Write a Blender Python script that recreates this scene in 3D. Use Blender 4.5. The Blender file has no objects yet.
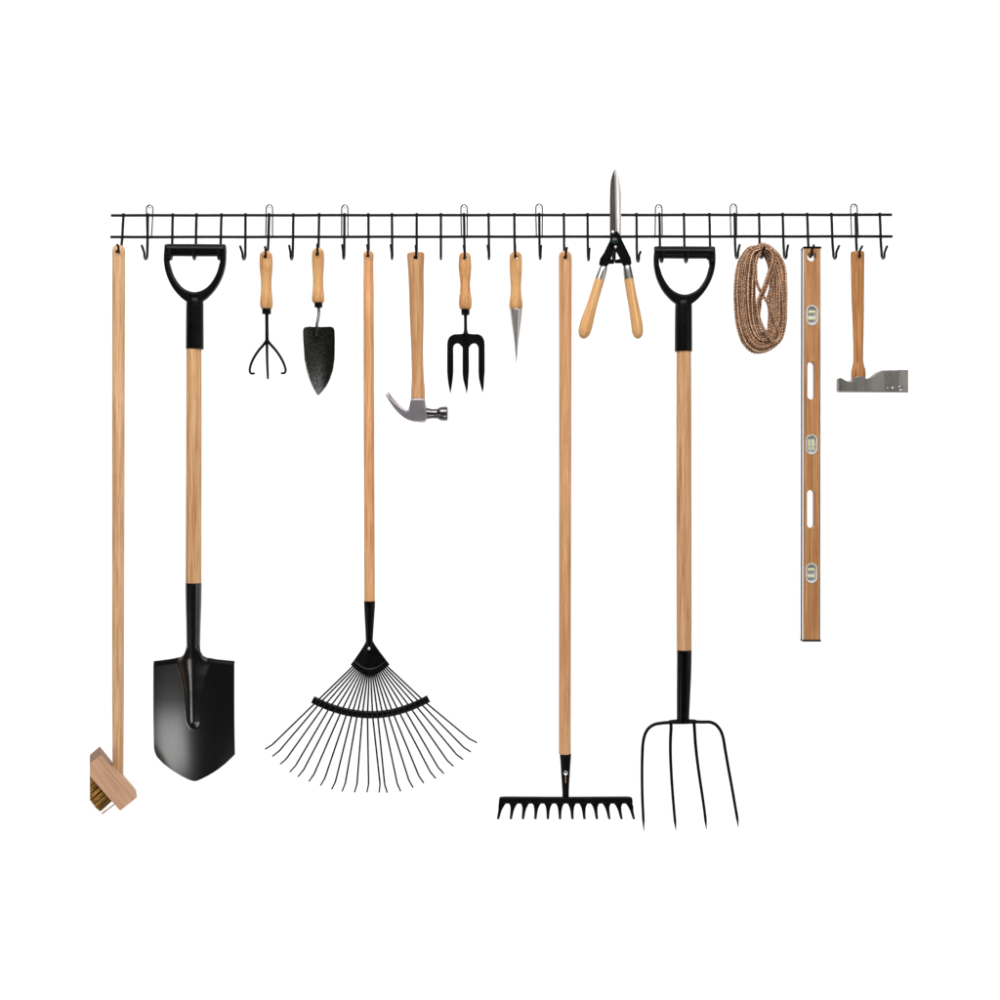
import bpy, bmesh, math, random
from mathutils import Vector, Matrix
R = math.radians
rnd = random.Random(7)
scene = bpy.context.scene
COL = scene.collection

# ------------------------------------------------------------------ layout: the tools hang in the plane y = 0, the wall is behind them
S = 0.002            # metres for one unit of the drawing grid (0..1000 across, 0..1000 down)
D = 2.4              # camera distance from the plane of the tools
Z0 = 1.2             # height of the camera above the floor line
WALL_Y = 0.052

REF = 0.0            # depth at which the thing being built was measured

def T(px, py, y=0.0):
    k = 1 + REF / D
    return Vector(((px - 500) * S * k, y, Z0 + (500 - py) * S * k))

def P(px, py, y):
    k = 1 + y / D
    return Vector(((px - 500) * S * k, y, Z0 + (500 - py) * S * k))

# ------------------------------------------------------------------ materials
GAIN = 0.85
def lin(c):
    c /= 255.0
    return c / 12.92 if c <= 0.04045 else ((c + 0.055) / 1.055) ** 2.4
def C(r, g, b, gain=GAIN):
    return (lin(r) * gain, lin(g) * gain, lin(b) * gain, 1)

def new_mat(name):
    m = bpy.data.materials.new(name); m.use_nodes = True
    nt = m.node_tree
    b = nt.nodes['Principled BSDF']
    return m, nt, b

def ramp(nt, stops, fac):
    n = nt.nodes.new('ShaderNodeValToRGB')
    el = n.color_ramp.elements
    el[0].position, el[0].color = stops[0]
    el[1].position, el[1].color = stops[-1]
    for p, c in stops[1:-1]:
        e = el.new(p); e.color = c
    nt.links.new(fac, n.inputs[0])
    return n.outputs[0]

def noise(nt, vec, scale, detail=3, rough=0.55):
    n = nt.nodes.new('ShaderNodeTexNoise')
    n.inputs['Scale'].default_value = scale
    n.inputs['Detail'].default_value = detail
    n.inputs['Roughness'].default_value = rough
    nt.links.new(vec, n.inputs['Vector'])
    return n.outputs['Fac']

def coords(nt, scale, loc=(0, 0, 0), rot=(0, 0, 0)):
    tc = nt.nodes.new('ShaderNodeTexCoord')
    tr = nt.nodes.new('ShaderNodeMapping'); tr.inputs['Rotation'].default_value = rot
    mp = nt.nodes.new('ShaderNodeMapping')
    mp.inputs['Scale'].default_value = scale
    mp.inputs['Location'].default_value = loc
    nt.links.new(tc.outputs['Object'], tr.inputs['Vector'])
    nt.links.new(tr.outputs[0], mp.inputs['Vector'])
    return mp.outputs[0]

def mix(nt, a, b, fac, mode='MIX'):
    n = nt.nodes.new('ShaderNodeMix'); n.data_type = 'RGBA'; n.blend_type = mode
    if isinstance(fac, (int, float)): n.inputs[0].default_value = fac
    else: nt.links.new(fac, n.inputs[0])
    for s, v in ((6, a), (7, b)):
        if isinstance(v, tuple): n.inputs[s].default_value = v
        else: nt.links.new(v, n.inputs[s])
    return n.outputs[2]

def wood(name, light, mid, dark, seed=0, rot=0.0, rough=0.5, fine=520, streak=0.75):
    """grain runs along the local z axis (rot turns it in the plane of the wall)"""
    m, nt, b = new_mat(name)
    v = coords(nt, (fine, fine, fine * 0.022), (seed * 3.1, seed * 1.7, seed * 0.9), (0, rot, 0))
    n1 = noise(nt, v, 1.0, 4, 0.6)
    base = ramp(nt, [(0.28, dark), (0.47, mid), (0.66, light)], n1)
    v2 = coords(nt, (150, 150, 5), (seed * 5.3, seed * 2.1, seed), (0, rot, 0))
    n2 = noise(nt, v2, 1.0, 2, 0.5)
    tone = ramp(nt, [(0.3, (0.78, 0.70, 0.60, 1)), (0.5, (1, 1, 1, 1)), (0.72, (1.08, 1.08, 1.06, 1))], n2)
    col = mix(nt, base, tone, 0.9, 'MULTIPLY')
    v3 = coords(nt, (900, 900, 45), (seed, seed * 4, seed), (0, rot, 0))       # short pores
    n3 = noise(nt, v3, 1.0, 2, 0.5)
    pores = ramp(nt, [(0.26, (0.55, 0.45, 0.36, 1)), (0.37, (1, 1, 1, 1))], n3)
    col = mix(nt, col, pores, streak, 'MULTIPLY')
    nt.links.new(col, b.inputs['Base Color'])
    b.inputs['Roughness'].default_value = rough
    b.inputs['Specular IOR Level'].default_value = 0.22
    bp = nt.nodes.new('ShaderNodeBump'); bp.inputs['Strength'].default_value = 0.18; bp.inputs['Distance'].default_value = 0.0006
    nt.links.new(n1, bp.inputs['Height']); nt.links.new(bp.outputs[0], b.inputs['Normal'])
    return m

def paint(name, col, rough, spec, wear=0.25, bump=0.0, bscale=900, rv=0.15):
    m, nt, b = new_mat(name)
    v = coords(nt, (1, 1, 1))
    n = noise(nt, v, 60, 4, 0.6)
    hi = tuple(min(1, c * (1 + wear) + wear * 0.002) for c in col[:3]) + (1,)
    lo = tuple(c * (1 - wear) for c in col[:3]) + (1,)
    nt.links.new(ramp(nt, [(0.35, lo), (0.65, hi)], n), b.inputs['Base Color'])
    rr = ramp(nt, [(0.3, (rough * (1 - rv),) * 3 + (1,)), (0.7, (min(1, rough * (1 + rv)),) * 3 + (1,))], noise(nt, v, 140, 3))
    nt.links.new(rr, b.inputs['Roughness'])
    b.inputs['Specular IOR Level'].default_value = spec
    if bump:
        bp = nt.nodes.new('ShaderNodeBump'); bp.inputs['Strength'].default_value = bump; bp.inputs['Distance'].default_value = 0.0005
        nt.links.new(noise(nt, v, bscale, 2), bp.inputs['Height']); nt.links.new(bp.outputs[0], b.inputs['Normal'])
    return m

def steel(name, col, rough, brush=(900, 900, 30), amount=0.25, rot=0.0):
    m, nt, b = new_mat(name)
    b.inputs['Metallic'].default_value = 1
    v = coords(nt, brush, rot=(0, rot, 0))
    n = noise(nt, v, 1, 4, 0.6)
    lo = tuple(c * (1 - amount) for c in col) + (1,)
    hi = tuple(min(1, c * (1 + amount)) for c in col) + (1,)
    nt.links.new(ramp(nt, [(0.3, lo), (0.7, hi)], n), b.inputs['Base Color'])
    v2 = coords(nt, (1, 1, 1))
    rr = ramp(nt, [(0.3, (rough * 0.94,) * 3 + (1,)), (0.7, (min(1, rough * 1.06),) * 3 + (1,))], noise(nt, v2, 60, 3))
    nt.links.new(rr, b.inputs['Roughness'])
    return m

M = {}
def backdrop_mat():
    m, nt, b = new_mat('white_translucent_sheet')
    out = nt.nodes['Material Output']; nt.nodes.remove(b)
    d = nt.nodes.new('ShaderNodeBsdfDiffuse'); t = nt.nodes.new('ShaderNodeBsdfTranslucent'); a = nt.nodes.new('ShaderNodeAddShader')
    v = coords(nt, (1, 1, 1)); n = noise(nt, v, 220, 3)
    nt.links.new(ramp(nt, [(0.3, (0.165, 0.165, 0.165, 1)), (0.7, (0.18, 0.18, 0.18, 1))], n), d.inputs['Color'])
    t.inputs['Color'].default_value = (0.8, 0.8, 0.8, 1)
    nt.links.new(d.outputs[0], a.inputs[0]); nt.links.new(t.outputs[0], a.inputs[1]); nt.links.new(a.outputs[0], out.inputs['Surface'])
    return m
M['wall'] = backdrop_mat()
M['wire'] = paint('black_powder_coat', (0.0028, 0.0028, 0.003, 1), 0.45, 0.14, 0.3)
M['loop'] = paint('thin_dark_wire', (0.006, 0.006, 0.006, 1), 0.35, 0.6, 0.3)
M['black'] = paint('black_plastic', (0.0022, 0.0021, 0.0022, 1), 0.34, 0.11, 0.3, 0.06)
M['lacquer'] = paint('black_lacquer', (0.0012, 0.0012, 0.0012, 1), 0.28, 0.14, 0.3)
M['matt'] = paint('matt_dark_groove', (0.09, 0.085, 0.085, 1), 0.9, 0.02, 0.2)
M['blade'] = paint('black_enamelled_blade', (0.0012, 0.0012, 0.0012, 1), 0.23, 0.7, 0.2, rv=0.03)
M['forged'] = paint('black_forged_iron', (0.0016, 0.0016, 0.0016, 1), 0.40, 0.08, 0.3, 0.12, 500)
M['tine'] = paint('dark_spring_steel', (0.004, 0.004, 0.004, 1), 0.4, 0.2, 0.3)
M['broom_wood'] = wood('broom_handle_wood', C(234, 192, 150), C(216, 170, 126), C(182, 132, 88), 1)
M['ash'] = wood('ash_shaft_wood', C(230, 186, 140), C(209, 160, 112), C(174, 122, 76), 2)
M['rake_wood'] = wood('orange_rake_wood', C(234, 182, 134), C(217, 157, 108), C(182, 120, 74), 3)
M['bow_wood'] = wood('bow_rake_wood', C(228, 178, 132), C(210, 156, 110), C(176, 120, 76), 4)
M['fork_wood'] = wood('fork_shaft_wood', C(226, 180, 138), C(205, 156, 112), C(166, 116, 74), 5)
M['hand_wood'] = wood('hand_tool_wood', C(230, 182, 130), C(212, 159, 104), C(180, 124, 74), 6, fine=400)
M['hand_wood_red'] = wood('hand_fork_wood', C(226, 174, 120), C(209, 152, 98), C(174, 116, 66), 9, fine=400)
M['hammer_wood'] = wood('hammer_handle_wood', C(212, 166, 120), C(198, 148, 102), C(168, 116, 74), 7, fine=300, streak=0.45)
M['shear_l'] = wood('shear_handle_wood', C(232, 184, 130), C(217, 166, 110), C(192, 138, 84), 8, rot=R(-15), fine=300, streak=0.4)
M['shear_r'] = wood('shear_handle_wood_turned', C(232, 184, 130), C(217, 166, 110), C(192, 138, 84), 11, rot=R(8), fine=300, streak=0.4)
M['level_wood'] = wood('level_hardwood', C(200, 152, 106), C(182, 130, 86), C(150, 98, 58), 12, rough=0.4)
M['hatchet_wood'] = wood('hatchet_handle_wood', C(200, 144, 92), C(174, 118, 68), C(134, 82, 42), 13, fine=360)
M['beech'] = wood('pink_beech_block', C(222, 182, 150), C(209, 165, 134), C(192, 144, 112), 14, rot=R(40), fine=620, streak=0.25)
M['shaded_block'] = wood('shaded_brown_block', C(146, 102, 64), C(128, 86, 52), C(102, 66, 38), 15, rot=R(40))  # shade on the block's end and upper-left faces, painted as darker wood
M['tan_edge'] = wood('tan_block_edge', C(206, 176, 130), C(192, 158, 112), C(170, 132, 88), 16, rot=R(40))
M['steel'] = steel('brushed_steel', (0.85, 0.82, 0.78), 0.38)
M['steel_dark'] = steel('dark_blade_steel', (0.13, 0.112, 0.10), 0.34)
M['steel_axe'] = steel('hatchet_steel', (0.27, 0.256, 0.233), 0.45, brush=(300, 300, 20), amount=0.16)
M['steel_hammer'] = steel('hammer_steel', (0.35, 0.32, 0.345), 0.42, amount=0.08)
M['steel_poll'] = steel('polished_hammer_poll', (0.14, 0.135, 0.135), 0.3, amount=0.1)
M['chrome'] = steel('polished_steel', (0.42, 0.41, 0.39), 0.30, brush=(60, 60, 60), amount=0.05)
M['alu'] = steel('aluminium_edge', (0.75, 0.74, 0.74), 0.35, amount=0.08)
M['edge_steel'] = steel('worn_steel_edge', (0.16, 0.16, 0.145), 0.5)
M['dibber_steel'] = steel('brushed_dibber_steel', (0.52, 0.50, 0.48), 0.40, brush=(300, 300, 20), amount=0.1)
M['shank_steel'] = steel('dull_dark_steel', (0.09, 0.09, 0.083), 0.35)
M['green_bolt'] = paint('dark_green_bolt', (0.004, 0.018, 0.014, 1), 0.35, 0.4)
M['vial_plate'] = paint('pale_vial_plastic', C(206, 208, 214), 0.4, 0.2, 0.05)
M['vial_rim'] = paint('pale_vial_rim', C(216, 214, 208), 0.35, 0.2, 0.05)
M['vial'] = paint('yellow_vial_liquid', C(228, 223, 178), 0.15, 0.5, 0.1)
M['vial_mark'] = paint('vial_line', C(96, 92, 50), 0.5, 0.2, 0.1)
M['bristle'] = paint('brown_bristle', C(170, 126, 62), 0.6, 0.12, 0.6)

def speckled():
    m, nt, b = new_mat('hammered_dark_iron')
    v = coords(nt, (1, 1, 1))
    n = noise(nt, v, 330, 3, 0.7)
    nt.links.new(ramp(nt, [(0.42, (0.0015, 0.0015, 0.0013, 1)), (0.68, (0.018, 0.0175, 0.014, 1))], n), b.inputs['Base Color'])
    b.inputs['Roughness'].default_value = 0.33
    nt.links.new(ramp(nt, [(0.40, (0.16, 0.16, 0.16, 1)), (0.66, (0.5, 0.5, 0.5, 1))], n), b.inputs['Specular IOR Level'])
    bp = nt.nodes.new('ShaderNodeBump'); bp.inputs['Strength'].default_value = 0.5; bp.inputs['Distance'].default_value = 0.0006
    nt.links.new(n, bp.inputs['Height']); nt.links.new(bp.outputs[0], b.inputs['Normal'])
    return m
M['speckled'] = speckled()

def rope_mat():
    m, nt, b = new_mat('braided_jute')
    at = nt.nodes.new('ShaderNodeAttribute'); at.attribute_name = 'rope_coords'
    mp = nt.nodes.new('ShaderNodeMapping'); mp.inputs['Scale'].default_value = (1, 1, 1)
    nt.links.new(at.outputs['Vector'], mp.inputs['Vector'])
    n = noise(nt, mp.outputs[0], 1.0, 3, 0.75)
    sx = nt.nodes.new('ShaderNodeAttribute'); sx.attribute_name = 'rope_braid'
    ad = nt.nodes.new('ShaderNodeMath'); ad.operation = 'MULTIPLY_ADD'; ad.inputs[1].default_value = 0.36
    nt.links.new(sx.outputs['Fac'], ad.inputs[0]); nt.links.new(n, ad.inputs[2])
    n = ad.outputs[0]
    base = ramp(nt, [(0.36, C(36, 18, 10)), (0.47, C(138, 80, 48)), (0.56, C(198, 136, 92)), (0.70, C(255, 230, 200))], n)
    v = coords(nt, (1, 1, 1))
    big = ramp(nt, [(0.35, (0.72, 0.66, 0.62, 1)), (0.65, (1.05, 1.05, 1.05, 1))], noise(nt, v, 55, 3))
    nt.links.new(mix(nt, base, big, 0.9, 'MULTIPLY'), b.inputs['Base Color'])
    b.inputs['Roughness'].default_value = 0.8
    b.inputs['Specular IOR Level'].default_value = 0.15
    bp = nt.nodes.new('ShaderNodeBump'); bp.inputs['Strength'].default_value = 0.6; bp.inputs['Distance'].default_value = 0.0008
    nt.links.new(n, bp.inputs['Height']); nt.links.new(bp.outputs[0], b.inputs['Normal'])
    return m
M['rope'] = rope_mat()

# ------------------------------------------------------------------ geometry helpers
def _knots(pts, alpha):
    t = [0.0]
    for a, b in zip(pts, pts[1:]):
        t.append(t[-1] + max(math.sqrt(sum((x - y) ** 2 for x, y in zip(a, b))), 1e-6) ** alpha)
    return t

def catmull(pts, n, closed=False):
    """centripetal Catmull-Rom curve"""
    pts = [tuple(p) for p in pts]
    if closed: ext = [pts[-1]] + pts + pts[:2]
    else: ext = [tuple(2 * a - b for a, b in zip(pts[0], pts[1]))] + pts + [tuple(2 * a - b for a, b in zip(pts[-1], pts[-2]))]
    out = []
    for i in range(1, len(ext) - 2):
        p = ext[i - 1:i + 3]; t = _knots(p, 0.5)
        for k in range(n):
            x = t[1] + (t[2] - t[1]) * k / n
            L = lambda a, b, ta, tb: tuple((tb - x) / (tb - ta) * u + (x - ta) / (tb - ta) * v for u, v in zip(a, b))
            A1, A2, A3 = L(p[0], p[1], t[0], t[1]), L(p[1], p[2], t[1], t[2]), L(p[2], p[3], t[2], t[3])
            B1, B2 = L(A1, A2, t[0], t[2]), L(A2, A3, t[1], t[3])
            out.append(L(B1, B2, t[1], t[2]))
    if not closed: out.append(pts[-1])
    return out

def monotone(pts, n):
    """smooth curve that never overshoots its points (for turned profiles)"""
    pts = [tuple(p) for p in pts]; t = _knots(pts, 1.0); N = len(pts); K = len(pts[0])
    m = []
    for i in range(N):
        row = []
        for c in range(K):
            if i == 0: row.append((pts[1][c] - pts[0][c]) / (t[1] - t[0])); continue
            if i == N - 1: row.append((pts[-1][c] - pts[-2][c]) / (t[-1] - t[-2])); continue
            h0, h1 = t[i] - t[i - 1], t[i + 1] - t[i]
            d0, d1 = (pts[i][c] - pts[i - 1][c]) / h0, (pts[i + 1][c] - pts[i][c]) / h1
            if d0 * d1 <= 0: row.append(0.0)
            else:
                w1, w2 = 2 * h1 + h0, h1 + 2 * h0
                row.append((w1 + w2) / (w1 / d0 + w2 / d1))
        m.append(row)
    out = []
    for i in range(N - 1):
        h = t[i + 1] - t[i]
        for k in range(n):
            x = k / n; a, b = x * x * (3 - 2 * x), x * (1 - x) ** 2
            out.append(tuple(pts[i][c] * (1 - a) + pts[i + 1][c] * a + h * (m[i][c] * b - m[i + 1][c] * x * x * (1 - x)) for c in range(K)))
    out.append(pts[-1])
    return out

def lerp_table(tab, x):
    if x <= tab[0][0]: return tab[0][1]
    for (a, va), (b, vb) in zip(tab, tab[1:]):
        if x <= b: return va + (vb - va) * (x - a) / (b - a)
    return tab[-1][1]

def sstep(a, b, x):
    t = max(0, min(1, (x - a) / (b - a))); return t * t * (3 - 2 * t)

class Shape:
    """collects world-space geometry of ONE part"""
    def __init__(self): self.v = []; self.f = []; self.m = []; self.attr = None; self.flat = set()
    def add(self, verts, faces, mi=0):
        o = len(self.v); self.v += [Vector(p) for p in verts]
        self.f += [tuple(i + o for i in f) for f in faces]; self.m += [mi] * len(faces)
        return self
    # turned or oval rod: pts = (px, py, half width)
    def spindle(self, pts, y=0.0, ratio=1.0, n=28, sub=6, mi=0, depth=None):
        q = monotone(pts, sub) if sub > 1 else [tuple(p) for p in pts]
        rings = []; V = []; F = []
        for i, p in enumerate(q):
            a, b = q[max(i - 1, 0)], q[min(i + 1, len(q) - 1)]
            dx, dy = b[0] - a[0], b[1] - a[1]; L = math.hypot(dx, dy) or 1
            nx, ny = -dy / L, dx / L; hw = max(p[2], 0.02)
            yy = p[3] if len(p) > 3 else y
            for k in range(n):
                t = 2 * math.pi * k / n
                V.append(T(p[0] + nx * hw * math.cos(t), p[1] + ny * hw * math.cos(t), yy + hw * S * ratio * math.sin(t)))
        for i in range(len(q) - 1):
            for k in range(n):
                a = i * n + k; b = i * n + (k + 1) % n
                F.append((a, b, b + n, a + n))
        F.append(tuple(range(n))); F.append(tuple((len(q) - 1) * n + k for k in range(n)))
        return self.add(V, F, mi)
    # round wire through world points
    def tube(self, pts, r, n=10, mi=0, closed=False, cap=True):
        pts = [Vector(p) for p in pts]; N = len(pts); V = []; F = []; u = None
        for i, p in enumerate(pts):
            if closed: t = pts[(i + 1) % N] - pts[i - 1]
            else: t = pts[min(i + 1, N - 1)] - pts[max(i - 1, 0)]
            t.normalize()
            if u is None: u = t.orthogonal()
            u = (u - t * u.dot(t)).normalized(); w = t.cross(u)
            rr = r[i] if isinstance(r, (list, tuple)) else r
            for k in range(n):
                a = 2 * math.pi * k / n
                V.append(p + u * rr * math.cos(a) + w * rr * math.sin(a))
        for i in range(N if closed else N - 1):
            j = (i + 1) % N
            for k in range(n):
                F.append((i * n + k, i * n + (k + 1) % n, j * n + (k + 1) % n, j * n + k))
        if cap and not closed:
            F.append(tuple(range(n))); F.append(tuple((N - 1) * n + k for k in range(n)))
        return self.add(V, F, mi)
    # sheet of metal: fn(u, v) -> px, py, y front ; thick(u, v) behind it
    def sheet(self, fn, nu, nv, thick, mi=0, rim=None):
        V = []; F = []; mm = []
        W = nu + 1
        for side in (0, 1):
            for j in range(nv + 1):
                for i in range(W):
                    u, v = i / nu, j / nv
                    px, py, y = fn(u, v)
                    V.append(T(px, py, y + (thick(u, v) if side else 0)))
        o = W * (nv + 1)
        for j in range(nv):
            for i in range(nu):
                a = j * W + i; b = a + 1; c = b + W; d = a + W
                F.append((a, d, c, b)); F.append((a + o, b + o, c + o, d + o))
                e = mi if rim is None else (rim(( i + .5) / nu, (j + .5) / nv))
                mm += [e, e]
        for j in range(nv):
            a = j * W; F.append((a, a + o, a + W + o, a + W))
            a = j * W + nu; F.append((a, a + W, a + W + o, a + o)); mm += [mi if rim is None else rim(0, 1)] * 2
        for i in range(nu):
            F.append((i, i + 1, i + 1 + o, i + o))
            a = nv * W + i; F.append((a, a + o, a + 1 + o, a + 1)); mm += [mi if rim is None else rim(0, 0.5), mi if rim is None else rim(0.5, 1)]
        off = len(self.v); self.v += V
        self.f += [tuple(i + off for i in f) for f in F]; self.m += mm
        return self
    # flat outline(s) with thickness and rounded edges
    def prism(self, splines, y0, y1, bevel=0.0, mi=0, res=2, world=False):
        cu = bpy.data.curves.new('tmp', 'CURVE'); cu.dimensions = '2D'; cu.fill_mode = 'BOTH'
        cu.extrude = max((y1 - y0) / 2 - bevel, 1e-5); cu.bevel_depth = bevel; cu.bevel_resolution = res; cu.offset = -bevel
        for sp in splines:
            s = cu.splines.new('POLY'); s.points.add(len(sp) - 1); s.use_cyclic_u = True
            for p, (a, b) in zip(s.points, sp):
                w = T(a, b); p.co = (w.x, w.z, 0, 1)
        ob = bpy.data.objects.new('tmp', cu); COL.objects.link(ob)
        me = bpy.data.meshes.new_from_object(ob.evaluated_get(bpy.context.evaluated_depsgraph_get()))
        ym = (y0 + y1) / 2
        V = [Vector((v.co.x, ym - v.co.z, v.co.y)) for v in me.vertices]
        F = [tuple(p.vertices) for p in me.polygons]
        self.flat |= {len(self.f) + k for k, p in enumerate(me.polygons) if abs(p.normal.z) > 0.999}
        bpy.data.objects.remove(ob); bpy.data.curves.remove(cu); bpy.data.meshes.remove(me)
        return self.add(V, F, mi)
    # disc / pin whose axis points at the viewer
    def pin(self, px, py, r, y0, y1, n=24, mi=0, dome=0.0, at=T):
        V = []; F = []
        prof = [(1.0, y1), (1.0, y0 + dome * 0.5), (0.8, y0 + dome * 0.12), (0.02, y0)] if dome else [(1.0, y1), (1.0, y0), (0.02, y0)]
        for s, y in prof:
            for k in range(n):
                a = 2 * math.pi * k / n
                c = at(px, py, y); V.append(c + Vector((math.cos(a), 0, math.sin(a))) * r * S * s)
        for i in range(len(prof) - 1):
            for k in range(n):
                F.append((i * n + k, i * n + (k + 1) % n, (i + 1) * n + (k + 1) % n, (i + 1) * n + k))
        F.append(tuple(range(n))); F.append(tuple((len(prof) - 1) * n + k for k in range(n)))
        return self.add(V, F, mi)
    def box(self, a, b, y0, y1, mi=0):
        (x0, p0), (x1, p1) = a, b
        V = [T(x, p, y) for y in (y0, y1) for x, p in ((x0, p0), (x1, p0), (x1, p1), (x0, p1))]
        return self.add(V, [(0, 1, 2, 3), (4, 7, 6, 5), (0, 4, 5, 1), (1, 5, 6, 2), (2, 6, 7, 3), (3, 7, 4, 0)], mi)

    def mesh(self, name, mats, origin, angle=38):
        me = bpy.data.meshes.new(name)
        me.from_pydata([tuple(p - origin) for p in self.v], [], self.f)
        for m in mats: me.materials.append(m)
        for p, mi in zip(me.polygons, self.m): p.material_index = mi
        if self.attr:
            at = me.attributes.new('rope_coords', 'FLOAT_VECTOR', 'POINT')
            for d, c in zip(at.data, self.attr): d.vector = c[:3]
            at = me.attributes.new('rope_braid', 'FLOAT', 'POINT')
            for d, c in zip(at.data, self.attr): d.value = c[3]
        bm = bmesh.new(); bm.from_mesh(me)
        bmesh.ops.recalc_face_normals(bm, faces=bm.faces)
        bm.to_mesh(me); bm.free()
        me.shade_smooth(); me.set_sharp_from_angle(angle=R(angle))
        for k in self.flat: me.polygons[k].use_smooth = False
        return me

ZERO = Vector((0, 0, 0))
def cut(me, cutter):
    """bore the cutter's volume out of a mesh"""
    a = bpy.data.objects.new('tmp_a', me); COL.objects.link(a)
    cme = cutter.mesh('tmp', [], ZERO) if isinstance(cutter, Shape) else cutter
    b = bpy.data.objects.new('tmp_b', cme); COL.objects.link(b)
    md = a.modifiers.new('bore', 'BOOLEAN'); md.operation = 'DIFFERENCE'; md.solver = 'EXACT'; md.object = b
    out = bpy.data.meshes.new_from_object(a.evaluated_get(bpy.context.evaluated_depsgraph_get()))
    bpy.data.objects.remove(a); bpy.data.objects.remove(b); bpy.data.meshes.remove(cme)
    out.shade_smooth(); out.set_sharp_from_angle(angle=R(38))
    return out

def thing(name, label, cat, at, group=None):
    o = bpy.data.objects.new(name, None); o.empty_display_size = 0.02
    COL.objects.link(o); o.location = at
    o['label'] = label; o['category'] = cat
    if group: o['group'] = group
    return o

def part(name, shape, mats, parent, holes=None, label=None, angle=38):
    """link one part; its mesh is local to the top-level thing"""
    root = parent
    while root.parent: root = root.parent
    mats = mats if isinstance(mats, list) else [mats]
    me = shape.mesh(name, mats, root.location, angle)
    if holes is not None:
        for v in holes.v: v -= root.location
        old = me; me = cut(me, holes); bpy.data.meshes.remove(old); me.name = name
    o = bpy.data.objects.new(name, me); COL.objects.link(o); o.parent = parent
    if label: o['label'] = label
    return o

def hole(px, py, r, y0=-0.05, y1=0.05):
    return Shape().pin(px, py, r, y0, y1)

# ------------------------------------------------------------------ the white backdrop: a translucent white sheet lit from behind
sh = Shape()
sh.add([Vector((x, WALL_Y, z)) for x, z in ((-4.2, -1.6), (4.2, -1.6), (4.2, 4.0), (-4.2, 4.0))], [(0, 1, 2, 3)])
wall = bpy.data.objects.new('backdrop', sh.mesh('backdrop', [M['wall']], ZERO)); COL.objects.link(wall)
wall['kind'] = 'structure'

# ------------------------------------------------------------------ wire rack
RAIL_Y, STEM_Y, TIP_Y = 0.034, 0.030, -0.024
rack = thing('tool_rack', 'long black wire rack with a row of hooks above the tools', 'tool rack', P(500, 226, RAIL_Y))
for (x0, y0, x1, y1) in ((111.2, 215.4, 891.8, 214.8), (110.6, 237.1, 892.4, 236.4)):
    n = 60
    pts = [P(x0 + (x1 - x0) * i / n, y0 + (y1 - y0) * i / n + 0.07 * math.sin(i * 0.9 + y0), RAIL_Y) for i in range(n + 1)]
    part('rail', Shape().tube(pts, 0.00285, 12), M['wire'], rack)
# stem top x, bottom x, bottom y, tip x, tip y
HOOKS = [(123.6, 119.9, 253.6, 116.8, 244.2), (147.8, 145.8, 260.2, 141.6, 244.9), (172.8, 171, 260.2, 169.6, 248), (196.6, 194.4, 260.2, 192.6, 248),
         (221.6, 219, 260.2, 217.6, 248), (245.5, 243.9, 260.4, 239.9, 245.6), (269.2, 266.7, 258.6, 265, 246), (293.4, 291.6, 260.4, 289.1, 244.9),
         (319.2, 317.9, 256.6, 317.4, 243.6), (344.4, 343.7, 259.8, 342.1, 244.2), (368.4, 368.3, 257.3, 367.1, 244.2), (391.9, 392, 260, 390.6, 244.2),
         (416.7, 416.4, 259.6, 415.7, 244.9), (440.9, 440.9, 260.1, 440.8, 246), (463.9, 464.7, 259.6, 463.6, 244.9), (488.5, 488.9, 260.1, 487.5, 244.6),
         (514.3, 515, 258.8, 515, 243.6), (539.2, 540.2, 259.9, 541.1, 244.9), (563.8, 565.1, 259.5, 567, 247), (587.5, 588.5, 261.3, 589.6, 247.7),
         (612.2, 613.9, 262.2, 615.4, 249), (636.5, 638, 262.6, 640.8, 251), (659.4, 661.6, 263, 664.2, 251.4), (683.8, 686, 263.3, 688.4, 252.2),
         (709.3, 711.8, 263, 714.2, 252), (734.5, 736.8, 259, 739.8, 244.2), (759, 761.4, 259, 764.8, 246.2), (782.6, 785.4, 259.2, 788.2, 244.5),
         (807.1, 810.3, 258.2, 814.1, 244.5), (831.3, 834.8, 259.6, 839.4, 245.2), (855.5, 858.3, 258.2, 862.5, 245.6), (879.7, 883.1, 259.6, 887.4, 245.6)]
for i, (xt, xb, yb, xp, yp) in enumerate(HOOKS):
    top = 213.4 - 0.0008 * (xt - 111)
    yb -= 0.9
    wd = max(-1.5, min(1.5, 0.25 * (xp - xt))); xs, xq = xb - wd, xb + wd
    c = [(xt, top, STEM_Y), (xt + (xs - xt) * 0.28, 224, STEM_Y), (xt + (xs - xt) * 0.62, yb - 15, STEM_Y)]
    for k in range(0, 9):
        a = math.pi * k / 8; t = (1 - math.cos(a)) / 2
        c.append((xs + (xq - xs) * t, yb - 6 + 6 * math.sin(a) ** 0.8, STEM_Y - 0.001 + (TIP_Y + 0.004 - STEM_Y) * t))
    c.append((xp, yp, TIP_Y))
    pts = [P(*q) for q in catmull(c, 5)]
    n = len(pts)
    part('hook', Shape().tube(pts, [0.00265 - 0.00030 * sstep(0.3, 0.7, k / n) for k in range(n)], 10), M['wire'], rack)
LOOPS = [(149.7, 3.3, 147, 151.5, 204.9, 'beside the broom'), (269.4, 3.2, 265.8, 272.5, 204.6, 'above the three-pronged cultivator'),
         (344.8, 3.1, 341.6, 347.9, 204.8, 'between trowel and leaf rake'), (464.1, 3.2, 461.4, 467.2, 204.6, 'above the small hand fork'),
         (539.1, 3.3, 536.4, 542.2, 203.9, 'between dibber and bow rake'), (658.7, 3.3, 655.1, 662.2, 204.6, 'above the pitchfork grip'),
         (733.4, 3.2, 730.9, 736.6, 203.8, 'between pitchfork and rope coil'), (853.9, 3.2, 851.6, 858.4, 203.9, 'above the hatchet')]
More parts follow.
